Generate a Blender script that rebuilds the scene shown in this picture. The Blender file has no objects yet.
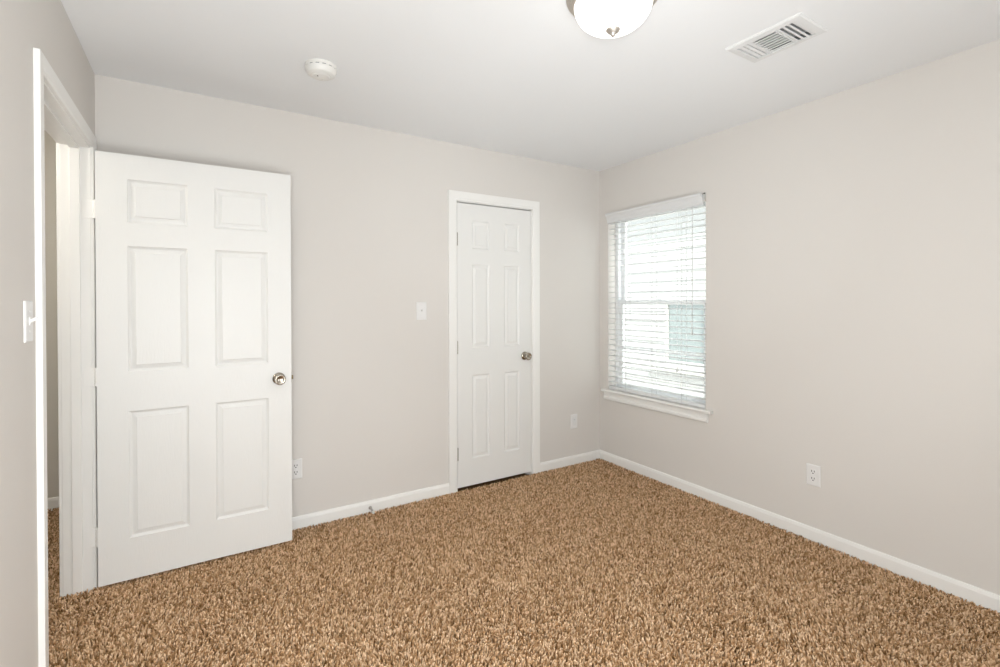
import bpy, bmesh, math, random
import numpy as np
from mathutils import Vector, Matrix

sc = bpy.context.scene
C = sc.collection
R = math.radians

# ------------------------------------------------------------------ camera
FPX, YAW, PITCH, ROLL, CY = 481.716, 0.557248, 0.006748, -0.002245, 306.187
CAM = Vector((-2.8957, -3.0373, 1.3228))
fw = Vector((math.sin(YAW) * math.cos(PITCH), math.cos(YAW) * math.cos(PITCH), -math.sin(PITCH)))
rt = Vector((math.cos(YAW), -math.sin(YAW), 0))
up = rt.cross(fw)
rt2 = rt * math.cos(ROLL) + up * math.sin(ROLL)
up2 = up * math.cos(ROLL) - rt * math.sin(ROLL)
cam_data = bpy.data.cameras.new('camera')
cam = bpy.data.objects.new('camera', cam_data)
C.objects.link(cam)
M3 = Matrix((rt2, up2, -fw)).transposed()
cam.matrix_world = Matrix.Translation(CAM) @ M3.to_4x4()
cam_data.sensor_fit = 'HORIZONTAL'
cam_data.sensor_width = 36
cam_data.lens = FPX / 1000 * 36
cam_data.shift_y = (CY - 333.5) / 1000
cam_data.clip_start = 0.02
sc.camera = cam

# ------------------------------------------------------------------ sky, exposure, flash
wd = bpy.data.worlds.new('overcast_sky')
sc.world = wd
wd.use_nodes = True
wn = wd.node_tree
bg = wn.nodes['Background']
bg.inputs[0].default_value = (0.93, 0.97, 1.0, 1)
bg.inputs[1].default_value = 4.8
sc.view_settings.view_transform = 'Standard'
sc.view_settings.look = 'None'
sc.view_settings.gamma = 1
sc.view_settings.use_curve_mapping = False
sc.view_settings.exposure = 0.07

LAMP_STRENGTH = 2.0
FLASH_W = 37.0
fl = bpy.data.lights.new('camera_flash', 'POINT')
fl.energy = FLASH_W
fl.color = (0.89, 0.955, 1.0)
fl.shadow_soft_size = 0.05
flo = bpy.data.objects.new('camera_flash', fl)
flo.location = (-2.885, -3.05, 1.47)
C.objects.link(flo)
# unseen area light added behind the camera to even out the room
sb = bpy.data.lights.new('added_fill', 'AREA')
sb.shape = 'RECTANGLE'
sb.size, sb.size_y = 1.4, 0.8
sb.energy = 14.5
sb.color = (0.90, 0.96, 1.0)
sbo = bpy.data.objects.new('added_fill', sb)
sbo.location = (-1.6, -3.3, 0.5)
sbo.rotation_euler = Vector((-0.42, 0.70, 0.60)).to_track_quat('-Z', 'Y').to_euler()
C.objects.link(sbo)
s2 = bpy.data.lights.new('added_side_fill', 'AREA')  # second added fill, unseen, brightens the left and lower walls
s2.shape = 'RECTANGLE'
s2.size, s2.size_y = 0.8, 1.2
s2.energy = 27.0
s2.color = (0.93, 0.975, 1.0)
s2o = bpy.data.objects.new('added_side_fill', s2)
s2o.location = (-2.95, -3.3, 0.8)
s2o.rotation_euler = Vector((0.30, 0.9, 0.22)).to_track_quat('-Z', 'Y').to_euler()
C.objects.link(s2o)
# added low spot out of view, brightens the far ceiling corner
bf = bpy.data.lights.new('added_ceiling_fill', 'SPOT')
bf.energy = 82.0
bf.color = (0.90, 0.96, 1.0)
bf.spot_size = R(56)
bf.spot_blend = 1.0
bf.shadow_soft_size = 0.08
bfo = bpy.data.objects.new('added_ceiling_fill', bf)
bfo.location = (-2.6, -3.2, 0.3)
bfo.rotation_euler = (Vector((-0.55, -0.45, 2.44)) - bfo.location).to_track_quat('-Z', 'Y').to_euler()
C.objects.link(bfo)
# sun over the roof, falling on the house next door
sn = bpy.data.lights.new('sun', 'SUN')
sn.energy = 14.0
sn.color = (1.0, 0.97, 0.92)
sn.angle = 0.01
sno = bpy.data.objects.new('sun', sn)
sno.rotation_euler = Vector((0.33, 0.8, -0.9)).to_track_quat('-Z', 'Y').to_euler()
C.objects.link(sno)
# unseen light added in the hallway to lift its wall and the jamb
hl = bpy.data.lights.new('added_hallway_fill', 'POINT')
hl.energy = 20.0
hl.color = (1.0, 0.955, 0.87)
hl.shadow_soft_size = 0.12
hlo = bpy.data.objects.new('added_hallway_fill', hl)
hlo.location = (-4.1, -0.40, 2.1)
C.objects.link(hlo)

# ------------------------------------------------------------------ materials
def new_mat(name):
    m = bpy.data.materials.new(name)
    m.use_nodes = True
    nt = m.node_tree
    return m, nt, nt.nodes['Principled BSDF']

def obj_noise(nt, scale, detail=2, stretch=(1, 1, 1)):
    tc = nt.nodes.new('ShaderNodeTexCoord')
    mp = nt.nodes.new('ShaderNodeMapping')
    mp.inputs['Scale'].default_value = stretch
    nz = nt.nodes.new('ShaderNodeTexNoise')
    nz.inputs['Scale'].default_value = scale
    nz.inputs['Detail'].default_value = detail
    nt.links.new(tc.outputs['Object'], mp.inputs[0])
    nt.links.new(mp.outputs[0], nz.inputs['Vector'])
    return nz

def paint(name, col, rough=0.5, bump=0.0, bscale=200, var=0.015, stretch=(1, 1, 1), spec=0.5):
    m, nt, b = new_mat(name)
    b.inputs['Roughness'].default_value = rough
    b.inputs['Specular IOR Level'].default_value = spec
    nz = obj_noise(nt, 3.0, 3)
    mix = nt.nodes.new('ShaderNodeMix')
    mix.data_type = 'RGBA'
    mix.inputs[6].default_value = tuple(c * (1 - var) for c in col) + (1,)
    mix.inputs[7].default_value = tuple(min(1, c * (1 + var)) for c in col) + (1,)
    nt.links.new(nz.outputs['Fac'], mix.inputs[0])
    nt.links.new(mix.outputs[2], b.inputs['Base Color'])
    if bump:
        n2 = obj_noise(nt, bscale, 3, stretch)
        bp = nt.nodes.new('ShaderNodeBump')
        bp.inputs['Strength'].default_value = bump
        bp.inputs['Distance'].default_value = 0.002
        nt.links.new(n2.outputs['Fac'], bp.inputs['Height'])
        nt.links.new(bp.outputs[0], b.inputs['Normal'])
    return m

def metal(name, col, rough):
    m, nt, b = new_mat(name)
    b.inputs['Base Color'].default_value = (*col, 1)
    b.inputs['Metallic'].default_value = 1
    nz = obj_noise(nt, 60, 2)
    mr = nt.nodes.new('ShaderNodeMapRange')
    mr.inputs['To Min'].default_value = rough * 0.85
    mr.inputs['To Max'].default_value = rough * 1.15
    nt.links.new(nz.outputs['Fac'], mr.inputs['Value'])
    nt.links.new(mr.outputs[0], b.inputs['Roughness'])
    return m

M = {}
M['wall'] = paint('greige_wall_paint', (0.706, 0.671, 0.632), 0.75, 0.10, 260, 0.01, spec=0.25)
M['hall_wall'] = paint('greige_wall_paint_shaded', (0.66, 0.63, 0.57), 0.8, 0.10, 260, 0.01, spec=0.25)  # same paint as the room, hallway shade put into a darker, warmer colour
M['ceiling'] = paint('white_ceiling_paint', (0.865, 0.865, 0.865), 0.9, 0.12, 180, 0.008, spec=0.2)
M['trim'] = paint('white_trim_paint', (0.86, 0.845, 0.815), 0.35, 0.0)
M['door'] = paint('white_door_paint', (0.80, 0.79, 0.765), 0.36, 0.45, 55, 0.006, stretch=(6, 6, 0.45), spec=0.4)
M['plastic'] = paint('white_plastic', (0.80, 0.785, 0.77), 0.3, 0.0)
M['vinyl'] = paint('white_window_vinyl', (0.86, 0.87, 0.88), 0.35)
M['slat'] = paint('white_blind_slat', (0.74, 0.74, 0.735), 0.4)
M['cord'] = paint('white_blind_cord', (0.62, 0.62, 0.61), 0.8)
M['detector'] = paint('ivory_plastic', (0.78, 0.765, 0.73), 0.4)
M['vent'] = paint('white_enamel', (0.76, 0.755, 0.745), 0.4)
M['duct'] = paint('dark_duct_metal', (0.26, 0.265, 0.275), 0.6)
M['slot'] = paint('dark_slot', (0.03, 0.028, 0.025), 0.6)
M['nickel'] = metal('satin_nickel', (0.43, 0.39, 0.33), 0.20)
M['pan'] = metal('brushed_nickel', (0.62, 0.58, 0.53), 0.5)
M['latch'] = metal('aged_brass', (0.22, 0.17, 0.11), 0.45)
M['hinge'] = metal('dull_hinge_metal', (0.40, 0.37, 0.32), 0.5)
M['spring'] = metal('spring_steel', (0.45, 0.43, 0.40), 0.3)
M['rubber'] = paint('white_rubber', (0.78, 0.76, 0.72), 0.6)
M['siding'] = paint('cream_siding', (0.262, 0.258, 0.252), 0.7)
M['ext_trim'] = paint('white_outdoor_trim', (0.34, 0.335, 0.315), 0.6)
M['ground'] = paint('pale_gravel', (0.62, 0.60, 0.56), 0.9, 0.3, 40, 0.1)
M['dark'] = paint('closet_paint', (0.5, 0.47, 0.43), 0.8)

# neighbour window: teal sky reflection over a closed shade, put into the colour
def teal():
    m, nt, b = new_mat('teal_sky_reflection')
    b.inputs['Roughness'].default_value = 0.25
    nz = obj_noise(nt, 1.5, 2, (0.3, 1, 3))
    mix = nt.nodes.new('ShaderNodeMix')
    mix.data_type = 'RGBA'
    mix.inputs[6].default_value = (0.120, 0.138, 0.137, 1)
    mix.inputs[7].default_value = (0.150, 0.170, 0.168, 1)
    nt.links.new(nz.outputs['Fac'], mix.inputs[0])
    nt.links.new(mix.outputs[2], b.inputs['Base Color'])
    return m
M['teal'] = teal()

def glass():
    m = bpy.data.materials.new('clear_window_glass')
    m.use_nodes = True
    nt = m.node_tree
    nt.nodes.clear()
    out = nt.nodes.new('ShaderNodeOutputMaterial')
    tr = nt.nodes.new('ShaderNodeBsdfTransparent')
    tr.inputs[0].default_value = (0.94, 0.965, 0.955, 1)
    gl = nt.nodes.new('ShaderNodeBsdfGlossy')
    gl.inputs['Roughness'].default_value = 0.02
    mx = nt.nodes.new('ShaderNodeMixShader')
    mx.inputs[0].default_value = 0.06
    nt.links.new(tr.outputs[0], mx.inputs[1])
    nt.links.new(gl.outputs[0], mx.inputs[2])
    nt.links.new(mx.outputs[0], out.inputs[0])
    return m
M['glass'] = glass()

def bowl_mat():
    m, nt, b = new_mat('lit_frosted_glass')
    b.inputs['Base Color'].default_value = (0.85, 0.83, 0.78, 1)
    b.inputs['Roughness'].default_value = 0.25
    b.inputs['Emission Color'].default_value = (1.0, 0.975, 0.935, 1)
    b.inputs['Emission Strength'].default_value = LAMP_STRENGTH
    return m
M['bowl'] = bowl_mat()

def carpet_mat(name, c0, c1, c2, noise_scale):
    m, nt, b = new_mat(name)
    b.inputs['Roughness'].default_value = 0.95
    b.inputs['Specular IOR Level'].default_value = 0.1
    n1 = obj_noise(nt, noise_scale, 1)
    rp = nt.nodes.new('ShaderNodeValToRGB')
    e = rp.color_ramp.elements
    e[0].position = 0.30
    e[0].color = (*c0, 1)
    e[1].position = 0.70
    e[1].color = (*c2, 1)
    k = e.new(0.5)
    k.color = (*c1, 1)
    nt.links.new(n1.outputs['Fac'], rp.inputs[0])
    nt.links.new(rp.outputs[0], b.inputs['Base Color'])
    return m
def yarn_mat():
    m, nt, b = new_mat('brown_carpet_yarn')
    b.inputs['Roughness'].default_value = 0.95
    b.inputs['Specular IOR Level'].default_value = 0.1
    at = nt.nodes.new('ShaderNodeAttribute')
    at.attribute_name = 'yarn'
    n1 = obj_noise(nt, 45, 2)
    ad = nt.nodes.new('ShaderNodeMath')
    ad.operation = 'MULTIPLY_ADD'
    ad.inputs[1].default_value = 0.5
    nt.links.new(n1.outputs['Fac'], ad.inputs[0])
    nt.links.new(at.outputs['Fac'], ad.inputs[2])
    rp = nt.nodes.new('ShaderNodeValToRGB')
    e = rp.color_ramp.elements
    e[0].position, e[0].color = 0.22, (0.165, 0.078, 0.026, 1)
    e[1].position, e[1].color = 1.08, (0.98, 0.715, 0.48, 1)
    k = e.new(0.62)
    k.color = (0.58, 0.345, 0.175, 1)
    nt.links.new(ad.outputs[0], rp.inputs[0])
    nt.links.new(rp.outputs[0], b.inputs['Base Color'])
    return m
M['carpet'] = yarn_mat()
M['carpet_back'] = carpet_mat('brown_carpet_backing', (0.12, 0.07, 0.03), (0.16, 0.09, 0.045), (0.2, 0.12, 0.06), 60)

# ------------------------------------------------------------------ helpers
def obj(name, bm, mat, parent=None, smooth=False, angle=35):
    me = bpy.data.meshes.new(name)
    bmesh.ops.recalc_face_normals(bm, faces=bm.faces)
    bm.to_mesh(me)
    bm.free()
    o = bpy.data.objects.new(name, me)
    C.objects.link(o)
    me.materials.append(mat)
    if parent:
        o.parent = parent
    if smooth:
        for p in me.polygons:
            p.use_smooth = True
        try:
            me.set_sharp_from_angle(angle=R(angle))
        except Exception:
            pass
    return o

def tag(o, label, cat, group=None, kind=None):
    o['label'] = label
    o['category'] = cat
    if group:
        o['group'] = group
    if kind:
        o['kind'] = kind
    return o

def empty(name, loc, rz=0, label=None, cat=None, group=None, kind=None):
    o = bpy.data.objects.new(name, None)
    C.objects.link(o)
    o.location = loc
    o.rotation_euler = (0, 0, rz)
    o.empty_display_size = 0.05
    if label:
        tag(o, label, cat, group, kind)
    return o

def part_label(o, text):
    o['label'] = text
    return o

def box(bm, x0, x1, y0, y1, z0, z1, bev=0.0, seg=2):
    t = bmesh.new()
    vs = [t.verts.new((x, y, z)) for x in (x0, x1) for y in (y0, y1) for z in (z0, z1)]
    for f in ((0, 1, 3, 2), (4, 6, 7, 5), (0, 4, 5, 1), (2, 3, 7, 6), (0, 2, 6, 4), (1, 5, 7, 3)):
        t.faces.new([vs[i] for i in f])
    if bev:
        bmesh.ops.bevel(t, geom=list(t.edges), offset=bev, segments=seg, profile=0.5, affect='EDGES')
    merge(bm, t)

def merge(bm, t, mat=None):
    if mat is not None:
        bmesh.ops.transform(t, matrix=mat, verts=t.verts)
    me = bpy.data.meshes.new('tmp')
    t.to_mesh(me)
    t.free()
    bm.from_mesh(me)
    bpy.data.meshes.remove(me)

def lathe(bm, prof, n=48, mat=None):
    """prof: list of (r, h) along +z; closed with caps where r is 0."""
    t = bmesh.new()
    rings = []
    for r, h in prof:
        if r < 1e-6:
            rings.append([t.verts.new((0, 0, h))])
        else:
            rings.append([t.verts.new((r * math.cos(2 * math.pi * i / n), r * math.sin(2 * math.pi * i / n), h)) for i in range(n)])
    for a, b in zip(rings, rings[1:]):
        if len(a) == 1 and len(b) == 1:
            continue
        for i in range(n):
            j = (i + 1) % n
            if len(a) == 1:
                t.faces.new((a[0], b[i], b[j]))
            elif len(b) == 1:
                t.faces.new((a[i], a[j], b[0]))
            else:
                t.faces.new((a[i], a[j], b[j], b[i]))
    merge(bm, t, mat)

def tube(bm, pts, r, n=8):
    t = bmesh.new()
    rings = []
    P = [Vector(p) for p in pts]
    for i, p in enumerate(P):
        d = (P[min(i + 1, len(P) - 1)] - P[max(i - 1, 0)]).normalized()
        a = d.cross(Vector((0, 0, 1)))
        if a.length < 1e-3:
            a = d.cross(Vector((1, 0, 0)))
        a.normalize()
        b = d.cross(a)
        rings.append([t.verts.new(p + (a * math.cos(2 * math.pi * k / n) + b * math.sin(2 * math.pi * k / n)) * r) for k in range(n)])
    for A, B in zip(rings, rings[1:]):
        for k in range(n):
            t.faces.new((A[k], A[(k + 1) % n], B[(k + 1) % n], B[k]))
    t.faces.new(rings[0])
    t.faces.new(rings[-1][::-1])
    merge(bm, t)

def strip(bm, rows, close=False):
    """rows: list of equal-length point rows; quads between successive rows."""
    t = bmesh.new()
    V = [[t.verts.new(p) for p in r] for r in rows]
    for a, b in zip(V, V[1:]):
        n = len(a)
        for i in range(n if close else n - 1):
            j = (i + 1) % n
            t.faces.new((a[i], a[j], b[j], b[i]))
    if close:
        t.faces.new(V[0])
        t.faces.new(V[-1][::-1])
    merge(bm, t)

def extrude_profile(bm, prof, to3d, s0, s1):
    """closed profile [(t, z)] swept straight from s0 to s1; to3d(s, t, z)"""
    strip(bm, [[to3d(s0, t, z) for t, z in prof], [to3d(s1, t, z) for t, z in prof]], close=True)

CASING = [(0.0, 0.0), (0.0, 0.011), (0.003, 0.013), (0.013, 0.0135), (0.018, 0.0155), (0.034, 0.0155), (0.040, 0.0160), (1.0, 0.0160), (1.0, 0.0)]

def casing_frame(bm, a0, a1, zb, zt, w, to3d):
    """mitred three-sided casing; inner edge a0..a1, top zt; to3d(a, t, z)"""
    prof = [((u if u < 0.9 else w), t) for u, t in CASING]
    rows = []
    for fa in (lambda u: (a0 - u, zb), lambda u: (a0 - u, zt + u), lambda u: (a1 + u, zt + u), lambda u: (a1 + u, zb)):
        rows.append([to3d(fa(u)[0], t, fa(u)[1]) for u, t in prof])
    strip(bm, rows, close=True)

# ------------------------------------------------------------------ room shell
W = 3.324          # room width: x from -W to 0
H = 2.44           # ceiling above carpet surface
YF = -3.62         # wall behind the camera
ZB = -0.02         # slab level under the pile
T = 0.106          # wall thickness
HX = -4.75         # far hallway wall
HY = 1.143         # hallway end wall
DJ0, DJ1, DZ = -0.967, -0.137, 2.045     # bedroom doorway (y range, head)
CJ0, CJ1, CZ = -1.360, -0.717, 2.039     # closet doorway (x range, head)
WY0, WY1, WZ0, WZ1 = -1.013, -0.098, 0.600, 2.062   # window opening
J = 0.018

def struct(name, bm, mat, label, cat, **k):
    o = obj(name, bm, mat, None, **k)
    return tag(o, label, cat, kind='structure')

bm = bmesh.new()
box(bm, HX - T, 0.12, YF - T, HY + T, ZB - 0.15, ZB)
struct('floor', bm, M['carpet_back'], 'floor under the brown carpet running through the room and the hall', 'floor')

# ceiling with a hole over the register
VX0, VX1, VY0, VY1 = -0.915, -0.715, -2.05, -1.777
bm = bmesh.new()
for (x0, x1, y0, y1) in ((HX - T, VX0, YF - T, HY + T), (VX1, 0.12, YF - T, HY + T), (VX0, VX1, YF - T, VY0), (VX0, VX1, VY1, HY + T)):
    box(bm, x0, x1, y0, y1, H, H + 0.02)
bmesh.ops.remove_doubles(bm, verts=bm.verts, dist=1e-5)
struct('ceiling', bm, M['ceiling'], 'flat white painted ceiling', 'ceiling')

bm = bmesh.new()
box(bm, -W - T, CJ0 - J, 0, T, ZB, H)
box(bm, CJ1 + J, 0.12, 0, T, ZB, H)
box(bm, CJ0 - J, CJ1 + J, 0, T, CZ + J, H)
struct('wall_back', bm, M['wall'], 'light greige painted wall behind both white doors', 'wall')

bm = bmesh.new()
box(bm, 0, 0.14, YF - T, WY0, ZB, H)
box(bm, 0, 0.14, WY1, 0, ZB, H)
box(bm, 0, 0.14, WY0, WY1, ZB, WZ0 - 0.02)
box(bm, 0, 0.14, WY0, WY1, WZ1, H)
struct('wall_right', bm, M['wall'], 'light greige painted wall on the right with the window', 'wall')

bm = bmesh.new()
box(bm, -W - T, -W, YF - T, DJ0 - J, ZB, H)
box(bm, -W - T, -W, DJ1 + J, HY, ZB, H)
box(bm, -W - T, -W, DJ0 - J, DJ1 + J, DZ + J, H)
struct('wall_left', bm, M['wall'], 'light greige painted wall at far left with the open doorway', 'wall')

bm = bmesh.new()
box(bm, -W, 0, YF - T, YF, ZB, H)
struct('wall_front', bm, M['wall'], 'greige painted wall behind the camera', 'wall')

for nm, b, lb in (('wall_hallway_left', (HX - T, HX, -2.4, HY), 'far side wall of the hallway beyond the doorway'),
                  ('wall_hallway_back', (HX - T, -W - T, HY, HY + T), 'hallway end wall seen as a narrow strip through the doorway'),
                  ('wall_hallway_front', (HX, -W - T, -2.4 - T, -2.4), 'near end wall of the hallway outside the doorway')):
    bm = bmesh.new()
    box(bm, *b, ZB, H)
    struct(nm, bm, M['hall_wall'], lb, 'wall')

bm = bmesh.new()
x0, x1 = CJ0 - 0.5, CJ1 + 0.4
box(bm, x0 - 0.03, x0, T, 0.75, ZB, H)
box(bm, x1, x1 + 0.03, T, 0.75, ZB, H)
box(bm, x0 - 0.03, x1 + 0.03, 0.75, 0.78, ZB, H)
struct('wall_closet', bm, M['dark'], 'closet interior walls behind the closed narrow door', 'wall')

# ------------------------------------------------------------------ baseboards
BASE = [(0, ZB), (0.0125, ZB), (0.0125, 0.050), (0.0115, 0.054), (0.0105, 0.0555), (0.0105, 0.0585), (0.0085, 0.0645), (0.0065, 0.068), (0, 0.068)]
bm = bmesh.new()
for s0, s1 in ((-W, CJ0 - 0.005 - 0.064), (CJ1 + 0.005 + 0.064, 0)):
    extrude_profile(bm, BASE, lambda s, t, z: (s, -t, z), s0, s1)
struct('baseboard_back', bm, M['trim'], 'white baseboard along the wall of the two doors', 'baseboard')
bm = bmesh.new()
extrude_profile(bm, BASE, lambda s, t, z: (-t, s, z), YF, 0)
struct('baseboard_right', bm, M['trim'], 'white baseboard under the window wall', 'baseboard')
bm = bmesh.new()
extrude_profile(bm, BASE, lambda s, t, z: (-W + t, s, z), YF, DJ0 - 0.065)
struct('baseboard_left', bm, M['trim'], 'white baseboard along the left wall before the doorway', 'baseboard')
bm = bmesh.new()
extrude_profile(bm, BASE, lambda s, t, z: (s, HY - t, z), HX, -W - T)
struct('baseboard_hallway', bm, M['trim'], 'white baseboard at the hallway end seen through the doorway', 'baseboard')

# ------------------------------------------------------------------ doorway trims
def door_trim_left():
    root = empty('trim_1', (-W, DJ1, 0), 0, 'white jamb and casing around the open bedroom doorway at far left', 'door frame', kind='structure')
    ox, oy = -W, DJ1
    bm = bmesh.new()
    casing_frame(bm, DJ0 - 0.005 - oy, DJ1 + 0.005 - oy, ZB, DZ + 0.005, 0.057, lambda a, t, z: (t, a, z))
    obj('casing', bm, M['trim'], root)
    bm = bmesh.new()
    casing_frame(bm, DJ0 - 0.005 - oy, DJ1 + 0.005 - oy, ZB, DZ + 0.005, 0.057, lambda a, t, z: (-T - t, a, z))
    obj('hallway_casing', bm, M['trim'], root)
    bm = bmesh.new()
    box(bm, -T, 0, 0, J, ZB, DZ + J, 0.001, 1)
    box(bm, -T, 0, DJ0 - J - oy, DJ0 - oy, ZB, DZ + J, 0.001, 1)
    box(bm, -T, 0, DJ0 - oy, 0, DZ, DZ + J, 0.001, 1)
    obj('jamb', bm, M['trim'], root)
    bm = bmesh.new()
    s0, s1 = -0.036 - 0.036, -0.036
    box(bm, s0, s1, -0.011, 0, ZB, DZ, 0.002)
    box(bm, s0, s1, DJ0 - oy, DJ0 - oy + 0.011, ZB, DZ, 0.002)
    box(bm, s0, s1, DJ0 - oy + 0.011, -0.011, DZ - 0.011, DZ, 0.002)
    obj('door_stop_strip', bm, M['trim'], root)
    bm = bmesh.new()
    box(bm, -0.030, -0.004, DJ0 - oy - 0.001, DJ0 - oy + 0.0015, 0.89, 0.95, 0.0006, 1)
    part_label(obj('strike_plate', bm, M['nickel'], root), 'nickel strike plate')

def door_trim_closet():
    root = empty('trim_2', ((CJ0 + CJ1) / 2, 0, 0), 0, 'white jamb and casing around the closed narrow door', 'door frame', kind='structure')
    cx = (CJ0 + CJ1) / 2
    a0, a1 = CJ0 - cx, CJ1 - cx
    bm = bmesh.new()
    casing_frame(bm, a0 - 0.005, a1 + 0.005, ZB, CZ + 0.005, 0.064, lambda a, t, z: (a, -t, z))
    obj('casing', bm, M['trim'], root)
    bm = bmesh.new()
    box(bm, a0 - J, a0, 0, T, ZB, CZ + J, 0.001, 1)
    box(bm, a1, a1 + J, 0, T, ZB, CZ + J, 0.001, 1)
    box(bm, a0, a1, 0, T, CZ, CZ + J, 0.001, 1)
    obj('jamb', bm, M['trim'], root)
    bm = bmesh.new()
    box(bm, a0, a0 + 0.011, 0.042, 0.075, ZB, CZ)
    box(bm, a1 - 0.011, a1, 0.042, 0.075, ZB, CZ)
    box(bm, a0, a1, 0.042, 0.075, CZ - 0.011, CZ)
    obj('door_stop_strip', bm, M['trim'], root)
door_trim_left()
door_trim_closet()

# ------------------------------------------------------------------ six-panel doors
RINGS = [(0.0, 0.0), (0.003, 0.004), (0.010, 0.0085), (0.014, 0.0085), (0.030, 0.0040), (0.0315, 0.0012)]

def panel_face(bm, w, z0, z1, cols, rows, y, sgn):
    """one embossed face of a door leaf at y, recesses going towards +sgn*y"""
    t = bmesh.new()
    xs = sorted({0.0, w} | {v for c in cols for v in c})
    zs = sorted({z0, z1} | {v for r in rows for v in r})
    for xa, xb in zip(xs, xs[1:]):
        for za, zb in zip(zs, zs[1:]):
            if (xa, xb) in cols and (za, zb) in rows:
                prev = None
                for off, dep in RINGS:
                    ring = [t.verts.new((px, y + sgn * dep, pz)) for px, pz in ((xa + off, za + off), (xb - off, za + off), (xb - off, zb - off), (xa + off, zb - off))]
                    if prev:
                        for i in range(4):
                            t.faces.new((prev[i], prev[(i + 1) % 4], ring[(i + 1) % 4], ring[i]))
                    prev = ring
                t.faces.new(prev)
            else:
                t.faces.new([t.verts.new(p) for p in ((xa, y, za), (xb, y, za), (xb, y, zb), (xa, y, zb))])
    bmesh.ops.remove_doubles(t, verts=t.verts, dist=1e-5)
    merge(bm, t)

def leaf_mesh(w, z0, z1, cols, rows, th=0.035):
    bm = bmesh.new()
    panel_face(bm, w, z0, z1, cols, rows, 0.0, 1)
    panel_face(bm, w, z0, z1, cols, rows, th, -1)
    for a, b in (((0, z0), (w, z0)), ((w, z0), (w, z1)), ((w, z1), (0, z1)), ((0, z1), (0, z0))):
        v = [bm.verts.new(p) for p in ((a[0], 0, a[1]), (b[0], 0, b[1]), (b[0], th, b[1]), (a[0], th, a[1]))]
        bm.faces.new(v)
    return bm

KNOB = [(0, 0), (0.0315, 0), (0.0325, 0.002), (0.031, 0.006), (0.024, 0.010), (0.0165, 0.0125), (0.0125, 0.018), (0.0120, 0.030),
        (0.0145, 0.037), (0.022, 0.041), (0.0270, 0.0455), (0.0285, 0.051), (0.0280, 0.057), (0.0255, 0.0605), (0.0215, 0.0620)]
KNOBF = [(0.0215, 0.0620), (0.0185, 0.0600), (0.010, 0.0575), (0.0, 0.0570)]

def knob(root, x, z, y, sgn):
    """door knob with its rosette; axis along sgn*y"""
    m = Matrix.Translation((x, y, z)) @ Matrix.Rotation(R(90) if sgn < 0 else R(-90), 4, 'X')
    bm = bmesh.new()
    lathe(bm, KNOB[5:] + KNOBF[1:], 40, m)
    k = obj('door_knob', bm, M['nickel'], root, smooth=True, angle=60)
    part_label(k, 'satin nickel door knob')
    bm = bmesh.new()
    lathe(bm, KNOB[:6] + [(0.0, 0.0125)], 40, m)
    obj('rosette', bm, M['nickel'], k, smooth=True, angle=60)
    bm = bmesh.new()
    lathe(bm, [(0, 0.0572), (0.0052, 0.0572), (0.0052, 0.0615), (0.0042, 0.0625), (0, 0.0625)], 20, m)
    obj('lock_button', bm, M['nickel'], k, smooth=True, angle=40)
    return k

# open bedroom door -- leaf stands at right angles to the left wall
DX0, DW, DYF = -3.3020, 0.8345, -0.166
root = empty('door_1', (DX0, DYF, 0), 0, 'white six panel bedroom door standing wide open, the wider and nearer door', 'door', kind='structure')
cols = [(0.116, 0.357), (0.473, 0.719)]
rows = [(0.208, 0.812), (1.000, 1.597), (1.708, 1.913)]
obj('door_leaf', leaf_mesh(DW, 0.010, 2.030, cols, rows), M['door'], root)
knob(root, DW - 0.064, 0.913, 0.0, -1)
knob(root, DW - 0.064, 0.913, 0.035, 1)
bm = bmesh.new()
box(bm, DW - 0.0005, DW + 0.0015, 0.005, 0.030, 0.884, 0.942, 0.0005, 1)
box(bm, DW + 0.001, DW + 0.0115, 0.010, 0.025, 0.902, 0.924, 0.002)
part_label(obj('latch', bm, M['latch'], root), 'dark metal latch bolt on the door edge')

def painted_hinge(root, z0, z1):
    """hinge leaf on the jamb, barrel at the pin"""
    bm = bmesh.new()
    box(bm, -0.052, -0.010, 0.0265, 0.0292, z0, z1, 0.0008, 1)
    box(bm, -0.0035, 0.0, 0.004, 0.033, z0, z1, 0.0008, 1)
    n = 5
    for i in range(n):
        za, zb = z0 + (z1 - z0) * i / n, z0 + (z1 - z0) * (i + 1) / n
        lathe(bm, [(0, za + 0.0006), (0.0062, za + 0.0006), (0.0062, zb - 0.0006), (0, zb - 0.0006)], 14, Matrix.Translation((-0.0068, 0.026, 0)))
    return obj('hinge', bm, M['trim'], root)
for z0, z1 in ((1.720, 1.806), (0.940, 1.026), (0.192, 0.278)):
    painted_hinge(root, z0, z1)

# closed closet door
CX0, CW = CJ0 + 0.0035, CJ1 - CJ0 - 0.007
root = empty('door_2', (CX0, 0.002, 0), 0, 'narrow white six panel door standing closed in the back wall', 'door', kind='structure')
cols = [(0.118, 0.262), (0.390, 0.528)]
rows = [(0.206, 0.806), (1.002, 1.599), (1.710, 1.915)]
obj('door_leaf', leaf_mesh(CW, 0.014, 2.031, cols, rows), M['door'], root)
knob(root, CW - 0.060, 0.917, 0.0, -1)
def metal_hinge(root, z0, z1):
    bm = bmesh.new()
    n = 5
    for i in range(n):
        za, zb = z0 + (z1 - z0) * i / n, z0 + (z1 - z0) * (i + 1) / n
        lathe(bm, [(0, za + 0.0006), (0.0058, za + 0.0006), (0.0058, zb - 0.0006), (0, zb - 0.0006)], 14, Matrix.Translation((-0.003, -0.0055, 0)))
    lathe(bm, [(0, z1), (0.0045, z1), (0.003, z1 + 0.004), (0, z1 + 0.005)], 14, Matrix.Translation((-0.003, -0.0055, 0)))
    part_label(obj('hinge', bm, M['hinge'], root), 'dull metal hinge knuckle')
for z0, z1 in ((1.727, 1.816), (0.963, 1.052), (0.210, 0.299)):
    metal_hinge(root, z0, z1)

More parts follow.
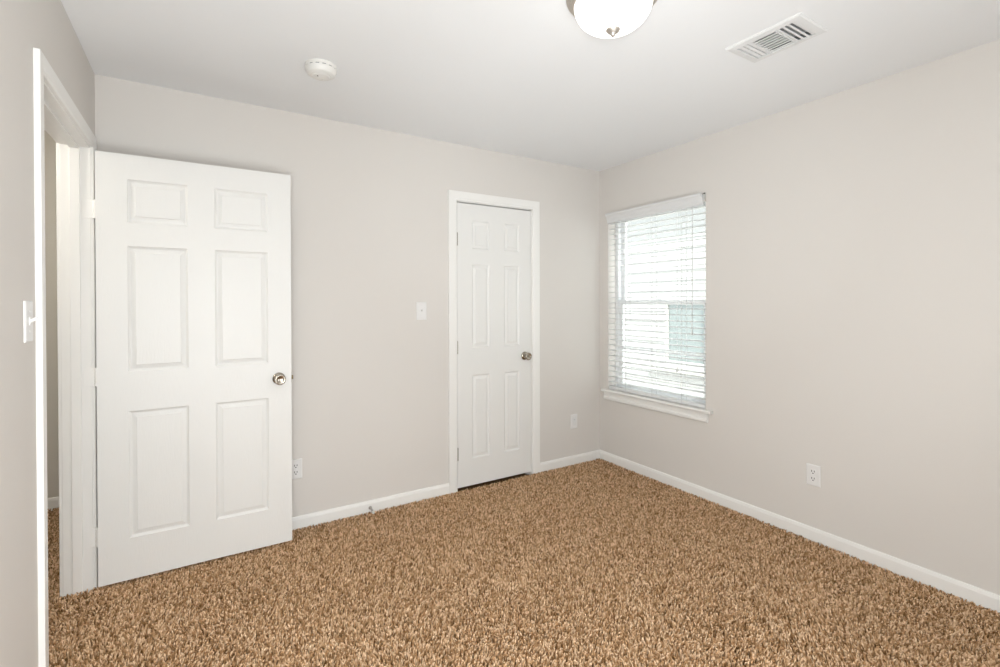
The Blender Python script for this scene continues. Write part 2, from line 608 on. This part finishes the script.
# ------------------------------------------------------------------ window
root = empty('window_1', (0, (WY0 + WY1) / 2, WZ0), 0, 'white single hung window in the right wall behind the blind', 'window', kind='structure')
wy, wz = (WY0 + WY1) / 2, WZ0
hw = (WY1 - WY0) / 2
ht = WZ1 - WZ0
def ring_frame(bm, x0, x1, y0, y1, z0, z1, w, wb=None, wt=None, bev=0.002):
    wb = wb or w
    wt = wt or w
    box(bm, x0, x1, y0, y0 + w, z0, z1, bev)
    box(bm, x0, x1, y1 - w, y1, z0, z1, bev)
    box(bm, x0, x1, y0 + w, y1 - w, z0, z0 + wb, bev)
    box(bm, x0, x1, y0 + w, y1 - w, z1 - wt, z1, bev)
bm = bmesh.new()
ring_frame(bm, 0.085, 0.150, -hw, hw, 0, ht, 0.036, 0.022)
obj('window_frame', bm, M['vinyl'], root)
zm = 1.325 - wz
for nm, x0, z0, z1 in (('lower_sash', 0.092, 0.020, zm + 0.018), ('upper_sash', 0.118, zm - 0.018, ht - 0.030)):
    bm = bmesh.new()
    ring_frame(bm, x0, x0 + 0.026, -hw + 0.034, hw - 0.034, z0, z1, 0.042, 0.034, 0.034)
    s = obj(nm, bm, M['vinyl'], root)
    bm = bmesh.new()
    box(bm, x0 + 0.011, x0 + 0.015, -hw + 0.072, hw - 0.072, z0 + 0.028, z1 - 0.028)
    part_label(obj('window_pane', bm, M['glass'], s), 'clear glass pane')
    if nm == 'lower_sash':
        bm = bmesh.new()
        zc = 0.945 - wz
        box(bm, x0 + 0.006, x0 + 0.020, -hw + 0.07, hw - 0.07, zc - 0.009, zc + 0.009, 0.002)
        obj('muntin', bm, M['vinyl'], s)
        bm = bmesh.new()
        box(bm, x0 - 0.016, x0 + 0.004, -0.028, 0.028, z1 - 0.004, z1 + 0.010, 0.003)
        obj('sash_lock', bm, M['vinyl'], s)
bm = bmesh.new()
# stool with rounded nose and horns
prof = [(0.085, 0.0), (0.085, -0.022), (-0.030, -0.022), (-0.036, -0.018), (-0.038, -0.011), (-0.036, -0.004), (-0.030, 0.0)]
strip(bm, [[(x, y, z + 0.002) for x, z in prof] for y in (-hw + 0.0005, hw - 0.0005)], close=True)
prof2 = [(0.0, 0.0), (0.0, -0.022)] + prof[2:]
strip(bm, [[(x, y, z + 0.002) for x, z in prof2] for y in (-hw - 0.055, -hw + 0.002)], close=True)
strip(bm, [[(x, y, z + 0.002) for x, z in prof2] for y in (hw - 0.002, hw + 0.048)], close=True)
obj('window_sill', bm, M['trim'], root)
bm = bmesh.new()
ap = [(0, -0.020), (-0.012, -0.020), (-0.012, -0.052), (-0.014, -0.056), (-0.019, -0.062), (-0.019, -0.078), (-0.015, -0.084), (0, -0.086)]
strip(bm, [[(x, y, z) for x, z in ap] for y in (-hw - 0.022, hw + 0.034)], close=True)
obj('apron', bm, M['trim'], root)

# ------------------------------------------------------------------ blind
bl = empty('window_blind', (0, wy, WZ1), 0, 'white slatted window blind lowered to the sill with slats open', 'blind')
zo = WZ1
def bz(z):
    return z - zo
bm = bmesh.new()
# crown-shaped valance
vp = [(-0.004, 1.983), (-0.009, 1.983), (-0.010, 1.992), (-0.014, 2.000), (-0.017, 2.018), (-0.026, 2.036), (-0.034, 2.044), (-0.036, 2.052), (-0.036, 2.060), (-0.030, 2.060), (-0.012, 2.020), (-0.004, 2.000)]
strip(bm, [[(x, y, bz(z)) for x, z in vp] for y in (-hw + 0.012, hw - 0.002)], close=True)
obj('valance', bm, M['slat'], bl)
bm = bmesh.new()
box(bm, 0.000, 0.056, -hw + 0.006, hw - 0.004, bz(2.006), bz(2.056), 0.002)
obj('headrail', bm, M['slat'], bl)
bm = bmesh.new()
box(bm, -0.006, 0.058, -hw + 0.0005, -hw + 0.004, bz(2.000), bz(2.0615), 0.0005, 1)
box(bm, -0.006, -0.003, -hw + 0.0005, -hw + 0.013, bz(2.004), bz(2.0615), 0.0005, 1)
eb = obj('end_bracket', bm, M['detector'], bl)
bm = bmesh.new()
box(bm, -0.0075, 0.012, -hw + 0.0008, -hw + 0.0115, bz(2.0540), bz(2.0618), 0.0005, 1)  # dark box added in place of the shaded gap over the bracket
part_label(obj('bracket_gap_shade', bm, M['slot'], eb), 'dark box standing for the shaded gap at the top of the end bracket')
NS = 31
PIT = (1.978 - 0.664) / (NS - 1)
bm = bmesh.new()
for i in range(NS):
    z = 0.664 + PIT * i
    a = []
    n = 6
    tilt = R(3)
    for k in range(n + 1):
        s = -0.025 + 0.05 * k / n
        crown = 0.0016 * (1 - (2 * k / n - 1) ** 2)
        a.append((s, crown + 0.0013))
    for k in range(n, -1, -1):
        s = -0.025 + 0.05 * k / n
        crown = 0.0016 * (1 - (2 * k / n - 1) ** 2)
        a.append((s, crown - 0.0013))
    rows_ = []
    for y in (-hw + 0.006, hw - 0.004):
        rows_.append([(0.029 + s * math.cos(tilt) - c * math.sin(tilt), y, bz(z) + s * math.sin(tilt) + c * math.cos(tilt)) for s, c in a])
    strip(bm, rows_, close=True)
obj('slats', bm, M['slat'], bl)
bm = bmesh.new()
box(bm, 0.004, 0.054, -hw + 0.006, hw - 0.004, bz(0.6045), bz(0.630), 0.004)
obj('bottom_rail', bm, M['slat'], bl)
for yy in (-0.29, -0.555, -0.82):
    bm = bmesh.new()
    for x in (0.0025, 0.0555):
        box(bm, x - 0.0009, x + 0.0009, yy - wy - 0.0012, yy - wy + 0.0012, bz(0.612), bz(2.006))
    for i in range(NS):
        z = 0.664 + PIT * i - 0.0028
        box(bm, 0.003, 0.055, yy - wy - 0.0007, yy - wy + 0.0007, bz(z - 0.0004), bz(z + 0.0004))
    obj('ladder_cord', bm, M['cord'], bl)
bm = bmesh.new()
tube(bm, [(-0.012, -0.795 - wy + 0.002 * math.sin(3 * k), bz(1.99 - k * 0.0565)) for k in range(21)], 0.0013, 6)
lift = obj('lift_cord', bm, M['slat'], bl)
bm = bmesh.new()
lathe(bm, [(0, 0.036), (0.003, 0.035), (0.005, 0.020), (0.0085, 0.004), (0.0075, 0), (0, 0)], 16, Matrix.Translation((-0.012, -0.795 - wy + 0.002 * math.sin(60), bz(0.828))))
obj('tassel', bm, M['slat'], lift, smooth=True)
bm = bmesh.new()
tube(bm, [(-0.018, -0.922 - wy, bz(1.985)), (-0.019, -0.922 - wy, bz(1.12))], 0.0030, 6)
wand = obj('tilt_wand', bm, M['cord'], bl)
bm = bmesh.new()
lathe(bm, [(0, 0), (0.004, 0.0), (0.005, 0.012), (0.0042, 0.03), (0, 0.032)], 10, Matrix.Translation((-0.019, -0.922 - wy, bz(1.095))))
obj('wand_grip', bm, M['cord'], wand, smooth=True)

# ------------------------------------------------------------------ wall plates
def plate(bm, w, h, t=0.0055):
    x, z, b = w / 2, h / 2, 0.004
    rows_ = []
    for d, ins in ((0, 0), (-t * 0.55, 0.0), (-t, b)):
        rows_.append([(-x + ins, d, -z + ins), (x - ins, d, -z + ins), (x - ins, d, z - ins), (-x + ins, d, z - ins)])
    strip(bm, rows_, close=True)

def screw(root, z, t=0.0055):
    bm = bmesh.new()
    lathe(bm, [(0, 0), (0.0030, 0), (0.0028, 0.0009), (0.0012, 0.0013), (0, 0.0013)], 12, Matrix.Translation((0, -t, z)) @ Matrix.Rotation(R(90), 4, 'X'))
    obj('screw', bm, M['plastic'], root)

def light_switch(loc, rz, label, toggle_up=True):
    r = empty('light_switch', loc, rz, label, 'light switch', 'white toggle light switches')
    bm = bmesh.new()
    plate(bm, 0.072, 0.120)
    obj('wall_plate', bm, M['plastic'], r)
    bm = bmesh.new()
    s = 1 if toggle_up else -1
    box(bm, -0.0052, 0.0052, -0.0075, -0.004, -0.012, 0.012, 0.0008, 1)
    t = bmesh.new()
    bt = bmesh.new()
    box(bt, -0.0042, 0.0042, -0.020, 0.0, -0.0045, 0.0045, 0.0015)
    merge(t, bt)
    merge(bm, t, Matrix.Translation((0, -0.005, 0)) @ Matrix.Rotation(-s * R(28), 4, 'X'))
    obj('toggle', bm, M['plastic'], r)
    screw(r, 0.030)
    screw(r, -0.030)
    return r
light_switch((-1.628, 0, 1.270), 0, 'white toggle switch on the back wall between the two doors')
light_switch((-W, -1.112, 1.272), R(90), 'white toggle switch at far left beside the doorway casing', True)

def outlet(loc, rz, label):
    r = empty('power_outlet', loc, rz, label, 'outlet', 'white duplex outlets')
    bm = bmesh.new()
    plate(bm, 0.072, 0.116)
    obj('wall_plate', bm, M['plastic'], r)
    screw(r, 0.0)
    for zc in (0.0195, -0.0195):
        bm = bmesh.new()
        n = 24
        ring = []
        for i in range(n):
            a = 2 * math.pi * i / n
            ring.append((max(-0.0172, min(0.0172, 0.0185 * math.cos(a))), max(-0.0140, min(0.0140, 0.0165 * math.sin(a)))))
        strip(bm, [[(x, d, zc + z) for x, z in ring] for d in (-0.004, -0.0072)], close=True)
        f = obj('receptacle', bm, M['plastic'], r)
        bm = bmesh.new()
        box(bm, -0.0085, -0.0050, -0.0076, -0.0070, zc - 0.0015, zc + 0.0090)
        box(bm, 0.0050, 0.0085, -0.0076, -0.0070, zc - 0.0005, zc + 0.0085)
        lathe(bm, [(0, 0), (0.0034, 0), (0.0034, 0.0006), (0, 0.0006)], 12, Matrix.Translation((0, -0.0070, zc - 0.0080)) @ Matrix.Rotation(R(90), 4, 'X'))
        part_label(obj('slot', bm, M['slot'], f), 'dark plug slots')
    return r
outlet((-2.4225, 0, 0.348), 0, 'white duplex outlet low on the back wall, half behind the open door edge')
outlet((0, -1.6885, 0.360), R(-90), 'white duplex outlet low on the right wall near the baseboard')

r = empty('wall_jack', (-0.2905, 0, 0.348), 0, 'small white jack plate low on the back wall right of the closed door', 'wall jack')
bm = bmesh.new()
plate(bm, 0.070, 0.116)
obj('wall_plate', bm, M['plastic'], r)
bm = bmesh.new()
box(bm, -0.0165, 0.0165, -0.0075, -0.004, -0.033, 0.033, 0.001, 1)
ins = obj('insert', bm, M['vent'], r)
bm = bmesh.new()
box(bm, -0.006, 0.006, -0.0079, -0.0073, 0.010, 0.020)
obj('socket', bm, M['cord'], ins)
screw(r, 0.047)
screw(r, -0.047)

# ------------------------------------------------------------------ door stop on the baseboard
r = empty('door_stop', (-1.985, -0.012, 0.025), 0, 'small spring door stop with white tip on the back baseboard', 'door stop')
bm = bmesh.new()
lathe(bm, [(0, 0), (0.011, 0), (0.011, 0.003), (0.006, 0.008), (0, 0.008)], 20, Matrix.Rotation(R(90), 4, 'X'))
obj('mount', bm, M['spring'], r, smooth=True)
bm = bmesh.new()
pts = []
for k in range(121):
    a = k / 120 * 2 * math.pi * 10
    y = 0.007 + 0.050 * k / 120
    rr = 0.0058 - 0.001 * k / 120
    pts.append((rr * math.cos(a), -y, rr * math.sin(a) - 0.10 * (y - 0.007) ** 2 * 20))
tube(bm, pts, 0.0011, 6)
obj('spring', bm, M['spring'], r, smooth=True)
bm = bmesh.new()
lathe(bm, [(0, 0.053), (0.0065, 0.053), (0.0085, 0.060), (0.0085, 0.068), (0.007, 0.0715), (0, 0.072)], 20, Matrix.Translation((0, 0, -0.006)) @ Matrix.Rotation(R(90), 4, 'X'))
part_label(obj('tip', bm, M['rubber'], r, smooth=True), 'white rubber tip')

# ------------------------------------------------------------------ smoke detector
r = empty('smoke_detector', (-2.405, -0.662, H), 0, 'round white smoke detector on the ceiling above the open door', 'smoke detector')
down = Matrix.Rotation(R(180), 4, 'X')
bm = bmesh.new()
lathe(bm, [(0, 0), (0.071, 0), (0.071, 0.011), (0.0685, 0.0135), (0, 0.0135)], 64, down)
obj('base', bm, M['detector'], r, smooth=True)
bm = bmesh.new()
lathe(bm, [(0, 0.0135), (0.0655, 0.0135), (0.0655, 0.0185), (0, 0.0185)], 64, down)
for k in range(14):                               # ribs that break the vent gap into slots
    a = 2 * math.pi * k / 14
    t = bmesh.new()
    box(t, 0.062, 0.0695, -0.006, 0.006, -0.0190, -0.0130)
    merge(bm, t, Matrix.Rotation(a, 4, 'Z'))
core = obj('vent_ring', bm, M['detector'], r)
bm = bmesh.new()
for k in range(14):
    a = 2 * math.pi * (k + 0.5) / 14
    t = bmesh.new()
    box(t, 0.0645, 0.0662, -0.008, 0.008, -0.0183, -0.0137)
    merge(bm, t, Matrix.Rotation(a, 4, 'Z'))
part_label(obj('vent_slot', bm, M['duct'], core), 'dark vent slots')
bm = bmesh.new()
lathe(bm, [(0, 0.0185), (0.0700, 0.0185), (0.0700, 0.0255), (0.0680, 0.0300), (0.060, 0.0420), (0.047, 0.0490), (0.041, 0.0485), (0.036, 0.0525), (0.018, 0.0550), (0, 0.0555)], 64, down)
obj('cover', bm, M['detector'], r, smooth=True, angle=25)
bm = bmesh.new()
lathe(bm, [(0, 0.0540), (0.006, 0.0540), (0.006, 0.0567), (0.005, 0.0574), (0, 0.0574)], 20, Matrix.Translation((0.012, 0.018, 0)) @ down)
obj('test_button', bm, M['detector'], r, smooth=True, angle=40)
bm = bmesh.new()
lathe(bm, [(0, 0.053), (0.0028, 0.053), (0.0028, 0.0562), (0, 0.0562)], 12, Matrix.Translation((-0.018, -0.012, 0)) @ down)
part_label(obj('indicator', bm, M['slot'], r), 'tiny dark indicator lens')

# ------------------------------------------------------------------ ceiling light
r = empty('ceiling_light', (-1.615, -1.763, H), 0, 'round ceiling light with lit white glass bowl and nickel trim', 'ceiling light')
bm = bmesh.new()
lathe(bm, [(0, 0), (0.168, 0), (0.169, 0.004), (0.167, 0.009), (0.160, 0.012), (0.159, 0.019), (0.152, 0.022), (0.151, 0.028), (0.1445, 0.031), (0.143, 0.037), (0.140, 0.0375), (0.138, 0.033), (0, 0.031)], 72, down)
part_label(obj('canopy', bm, M['pan'], r, smooth=True, angle=30), 'brushed nickel stepped rim')
bm = bmesh.new()
prof = []
for k in range(17):
    a = k / 16 * math.pi / 2
    prof.append((0.1395 * math.cos(a) ** 0.85 if k < 16 else 0.0, 0.034 + 0.092 * math.sin(a) ** 1.05))
lathe(bm, prof, 72, down)
part_label(obj('glass_bowl', bm, M['bowl'], r, smooth=True, angle=70), 'glowing frosted white glass bowl')
bm = bmesh.new()
lathe(bm, [(0, 0.118), (0.024, 0.120), (0.0262, 0.1235), (0.0255, 0.1275), (0.020, 0.1335), (0.013, 0.1385), (0.0095, 0.1415), (0.0085, 0.1455), (0.0045, 0.1495), (0, 0.1505)], 32, down)
part_label(obj('finial', bm, M['pan'], r, smooth=True, angle=40), 'nickel finial')

# ------------------------------------------------------------------ ceiling register
r = empty('air_vent', (-0.815, -1.913, H), 0, 'white rectangular air register in the ceiling right of the light', 'air vent')
LX, LY = 0.112, 0.156
ix, iy = 0.083, 0.121
bm = bmesh.new()
fp = [(0.0, 0.0), (0.0, -0.004), (0.006, -0.0085), (0.026, -0.011), (1, -0.011), (1, -0.003)]
rows_ = []
for sx, sy in ((-1, -1), (1, -1), (1, 1), (-1, 1), (-1, -1)):
    rows_.append([((sx * (LX - u), sy * (LY - u), z) if u < 0.5 else (sx * ix, sy * iy, z)) for u, z in fp])
strip(bm, rows_)
bmesh.ops.remove_doubles(bm, verts=bm.verts, dist=1e-6)
obj('frame', bm, M['vent'], r)
bm = bmesh.new()
dx0, dx1, dy0, dy1 = VX0 + 0.815 + 0.002, VX1 + 0.815 - 0.002, VY0 + 1.913 + 0.002, VY1 + 1.913 - 0.002
strip(bm, [[(dx0, dy0, z), (dx1, dy0, z), (dx1, dy1, z), (dx0, dy1, z)] for z in (0.0, 0.12)], close=False)
strip(bm, [[(dx0, dy1, z), (dx0, dy0, z)] for z in (0.0, 0.12)])
strip(bm, [[(dx0, dy0, 0.12), (dx1, dy0, 0.12)], [(dx0, dy1, 0.12), (dx1, dy1, 0.12)]])
part_label(obj('duct', bm, M['duct'], r), 'dark duct opening')

def louver(bm, p0, p1, ang, w=0.020, th=0.0012, sag=0.003):
    """curved blade between p0 and p1 tilted by ang about its own axis"""
    p0, p1 = Vector(p0), Vector(p1)
    d = (p1 - p0).normalized()
    side = d.cross(Vector((0, 0, 1)))
    u = side * math.cos(ang) + Vector((0, 0, 1)) * math.sin(ang)
    n = d.cross(u)
    pts = []
    m = 5
    for k in range(m + 1):
        s = k / m - 0.5
        pts.append(u * (s * w) + n * (sag * (1 - (2 * s) ** 2) + th / 2))
    for k in range(m, -1, -1):
        s = k / m - 0.5
        pts.append(u * (s * w) + n * (sag * (1 - (2 * s) ** 2) - th / 2))
    strip(bm, [[p0 + q for q in pts], [p1 + q for q in pts]], close=True)

zl = -0.004
for k in range(3):                     # end bank nearest the back wall
    y = iy - 0.0105 - 0.0200 * k
    bm = bmesh.new()
    louver(bm, (-ix + 0.002, y, zl), (ix - 0.002, y, zl), R(3), w=0.0165)
    obj('louver', bm, M['vent'], r)
for k in range(8):                     # middle bank, blades along the long side
    x = -ix + 0.012 + 0.0205 * k
    bm = bmesh.new()
    louver(bm, (x, iy - 0.066, zl), (x, -iy + 0.080, zl), R(-22), w=0.0180)
    obj('louver', bm, M['vent'], r)
for k in range(4):                     # far bank, opened the other way
    y = -iy + 0.010 + 0.0205 * k
    bm = bmesh.new()
    louver(bm, (-ix + 0.002, y, zl), (ix - 0.002, y, zl), R(-26), w=0.0168)
    obj('louver', bm, M['vent'], r)
for y in (iy - 0.063, -iy + 0.078):
    bm = bmesh.new()
    box(bm, -ix, ix, y - 0.0025, y + 0.0025, -0.010, 0.004)
    obj('divider', bm, M['vent'], r)
for k in range(6):                     # damper blades behind
    x = -ix + 0.014 + 0.028 * k
    bm = bmesh.new()
    louver(bm, (x, -iy + 0.002, 0.020), (x, iy - 0.002, 0.020), R(75), w=0.024, sag=0.001)
    obj('damper_blade', bm, M['vent'], r)
bm = bmesh.new()
lathe(bm, [(0, 0.010), (0.004, 0.010), (0.0036, 0.0122), (0, 0.0128)], 16, Matrix.Translation((-0.0, iy + 0.016, 0)) @ down)
obj('screw', bm, M['vent'], r)

# ------------------------------------------------------------------ outside the window
bm = bmesh.new()
box(bm, 0.16, 14, -14, 14, -0.75, -0.60)
struct('ground_outside', bm, M['ground'], 'pale ground outside the window', 'ground')

NX = 3.0
hs = empty('neighbouring_house', (NX, 0.5, -0.60), 0, 'cream sided house with a teal window seen through the blind', 'house')
def hz(z):
    return z + 0.60
bm = bmesh.new()
wy0, wy1, wz0, wz1 = 0.60 - 0.5, 1.755 - 0.5, 0.44, 1.345
def siding_band(bm, y0, y1, z0, z1):
    n = max(1, round((z1 - z0) / 0.15))
    for i in range(n):
        a, b = z0 + (z1 - z0) * i / n, z0 + (z1 - z0) * (i + 1) / n
        strip(bm, [[(-0.016, y, hz(a)), (-0.004, y, hz(b)), (0.10, y, hz(b)), (0.10, y, hz(a))] for y in (y0, y1)], close=True)
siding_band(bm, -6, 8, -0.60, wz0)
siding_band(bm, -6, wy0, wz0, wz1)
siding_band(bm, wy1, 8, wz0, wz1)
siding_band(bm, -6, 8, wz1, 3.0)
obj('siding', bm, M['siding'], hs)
bm = bmesh.new()
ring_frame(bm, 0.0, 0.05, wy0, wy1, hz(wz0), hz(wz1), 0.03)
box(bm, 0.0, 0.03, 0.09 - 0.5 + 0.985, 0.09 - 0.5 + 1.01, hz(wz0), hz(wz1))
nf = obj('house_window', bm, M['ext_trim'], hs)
bm = bmesh.new()
box(bm, 0.03, 0.035, wy0 + 0.02, wy1 - 0.02, hz(wz0 + 0.02), hz(wz1 - 0.02))
part_label(obj('pane', bm, M['teal'], nf), 'pane coloured with a teal sky reflection')
bm = bmesh.new()
box(bm, -0.07, 0.0, wy0 - 0.22, wy1 + 0.22, hz(0.31), hz(0.37), 0.006)
obj('house_sill', bm, M['ext_trim'], hs)
bm = bmesh.new()
box(bm, -0.22, 0.1, -6, 8, hz(2.98), hz(3.02))
box(bm, -0.25, -0.22, -6, 8, hz(2.94), hz(3.12))
strip(bm, [[(-0.25, y, hz(3.12)), (3.0, y, hz(4.4)), (3.0, y, hz(4.3)), (-0.22, y, hz(3.06))] for y in (-6, 8)], close=True)
obj('eave', bm, M['ext_trim'], hs)

# ------------------------------------------------------------------ carpet pile
def carpet(name, label, areas, seed, lo=-99.0, hi=99.0):
    rng = np.random.default_rng(seed)
    sp = 0.0077
    pts = []
    for x0, x1, y0, y1 in areas:
        nx, ny = int((x1 - x0) / sp), int((y1 - y0) / sp)
        gx, gy = np.meshgrid(np.arange(nx), np.arange(ny))
        q = np.stack([x0 + (gx.ravel() + 0.5) * (x1 - x0) / nx, y0 + (gy.ravel() + 0.5) * (y1 - y0) / ny], 1)
        q += rng.uniform(-0.5, 0.5, q.shape) * sp * 0.9
        pts.append(q)
    P = np.concatenate(pts)
    n = len(P)
    # lean direction drifts over the floor in soft patches
    ph = np.sin(P[:, 0] * 7.3 + 1.3 * np.sin(P[:, 1] * 5.1)) + np.cos(P[:, 1] * 6.1 + 1.7 * np.sin(P[:, 0] * 4.3))
    ang = ph * 1.1 + rng.normal(0, 1.5, n)
    lean = rng.uniform(0.003, 0.016, n)
    h = rng.normal(0.0222, 0.0027, n).clip(0.013, 0.0262)
    rad = rng.normal(0.0038, 0.0007, n).clip(0.0022, 0.0056)
    twist = rng.uniform(0, 2 * np.pi, n)
    d = np.stack([np.cos(ang), np.sin(ang)], 1)
    V = np.zeros((n, 7, 3), np.float32)
    for k in range(3):
        a = twist + 2 * np.pi * k / 3
        c = np.stack([np.cos(a), np.sin(a)], 1)
        V[:, k, :2] = P + c * rad[:, None] * 0.8
        V[:, k, 2] = ZB
        c2 = np.stack([np.cos(a + 0.6), np.sin(a + 0.6)], 1)
        V[:, 3 + k, :2] = P + d * (lean * 0.45)[:, None] + c2 * rad[:, None]
        V[:, 3 + k, 2] = ZB + h * 0.72
    V[:, 6, :2] = P + d * lean[:, None]
    V[:, 6, 2] = ZB + h
    V[:, :, 0] = V[:, :, 0].clip(lo, hi)
    quads = np.array([[0, 1, 4, 3], [1, 2, 5, 4], [2, 0, 3, 5]])
    tris = np.array([[3, 4, 6], [4, 5, 6], [5, 3, 6]])
    base = (np.arange(n) * 7)[:, None]
    loops = np.concatenate([base + quads.reshape(1, -1), base + tris.reshape(1, -1)], 1).ravel().astype(np.int32)
    starts = (np.arange(n) * 21)[:, None] + np.array([[0, 4, 8, 12, 15, 18]])
    me = bpy.data.meshes.new(name)
    me.vertices.add(n * 7)
    me.vertices.foreach_set('co', V.ravel())
    me.loops.add(len(loops))
    me.loops.foreach_set('vertex_index', loops)
    me.polygons.add(n * 6)
    me.polygons.foreach_set('loop_start', starts.ravel().astype(np.int32))
    me.polygons.foreach_set('use_smooth', np.ones(n * 6, bool))
    me.update(calc_edges=True)
    at = me.attributes.new('yarn', 'FLOAT', 'POINT')
    at.data.foreach_set('value', np.repeat(rng.beta(1.35, 1.25, n), 7).astype(np.float32) * 0.8)
    me.materials.append(M['carpet'])
    o = bpy.data.objects.new(name, me)
    C.objects.link(o)
    tag(o, label, 'carpet', kind='stuff')
carpet('carpet_pile', 'brown and tan twisted pile carpet covering the bedroom floor', [(-W, -0.012, -3.3, -0.012)], 7, lo=-W + 0.0004)
carpet('hallway_carpet_pile', 'brown carpet pile in the hall and across the open doorway', [(-W - 0.75, -W, DJ0 + 0.004, DJ1 - 0.004), (-W - 0.75, -W - T - 0.004, DJ1 - 0.004, HY - 0.004)], 11, hi=-W - 0.0004)
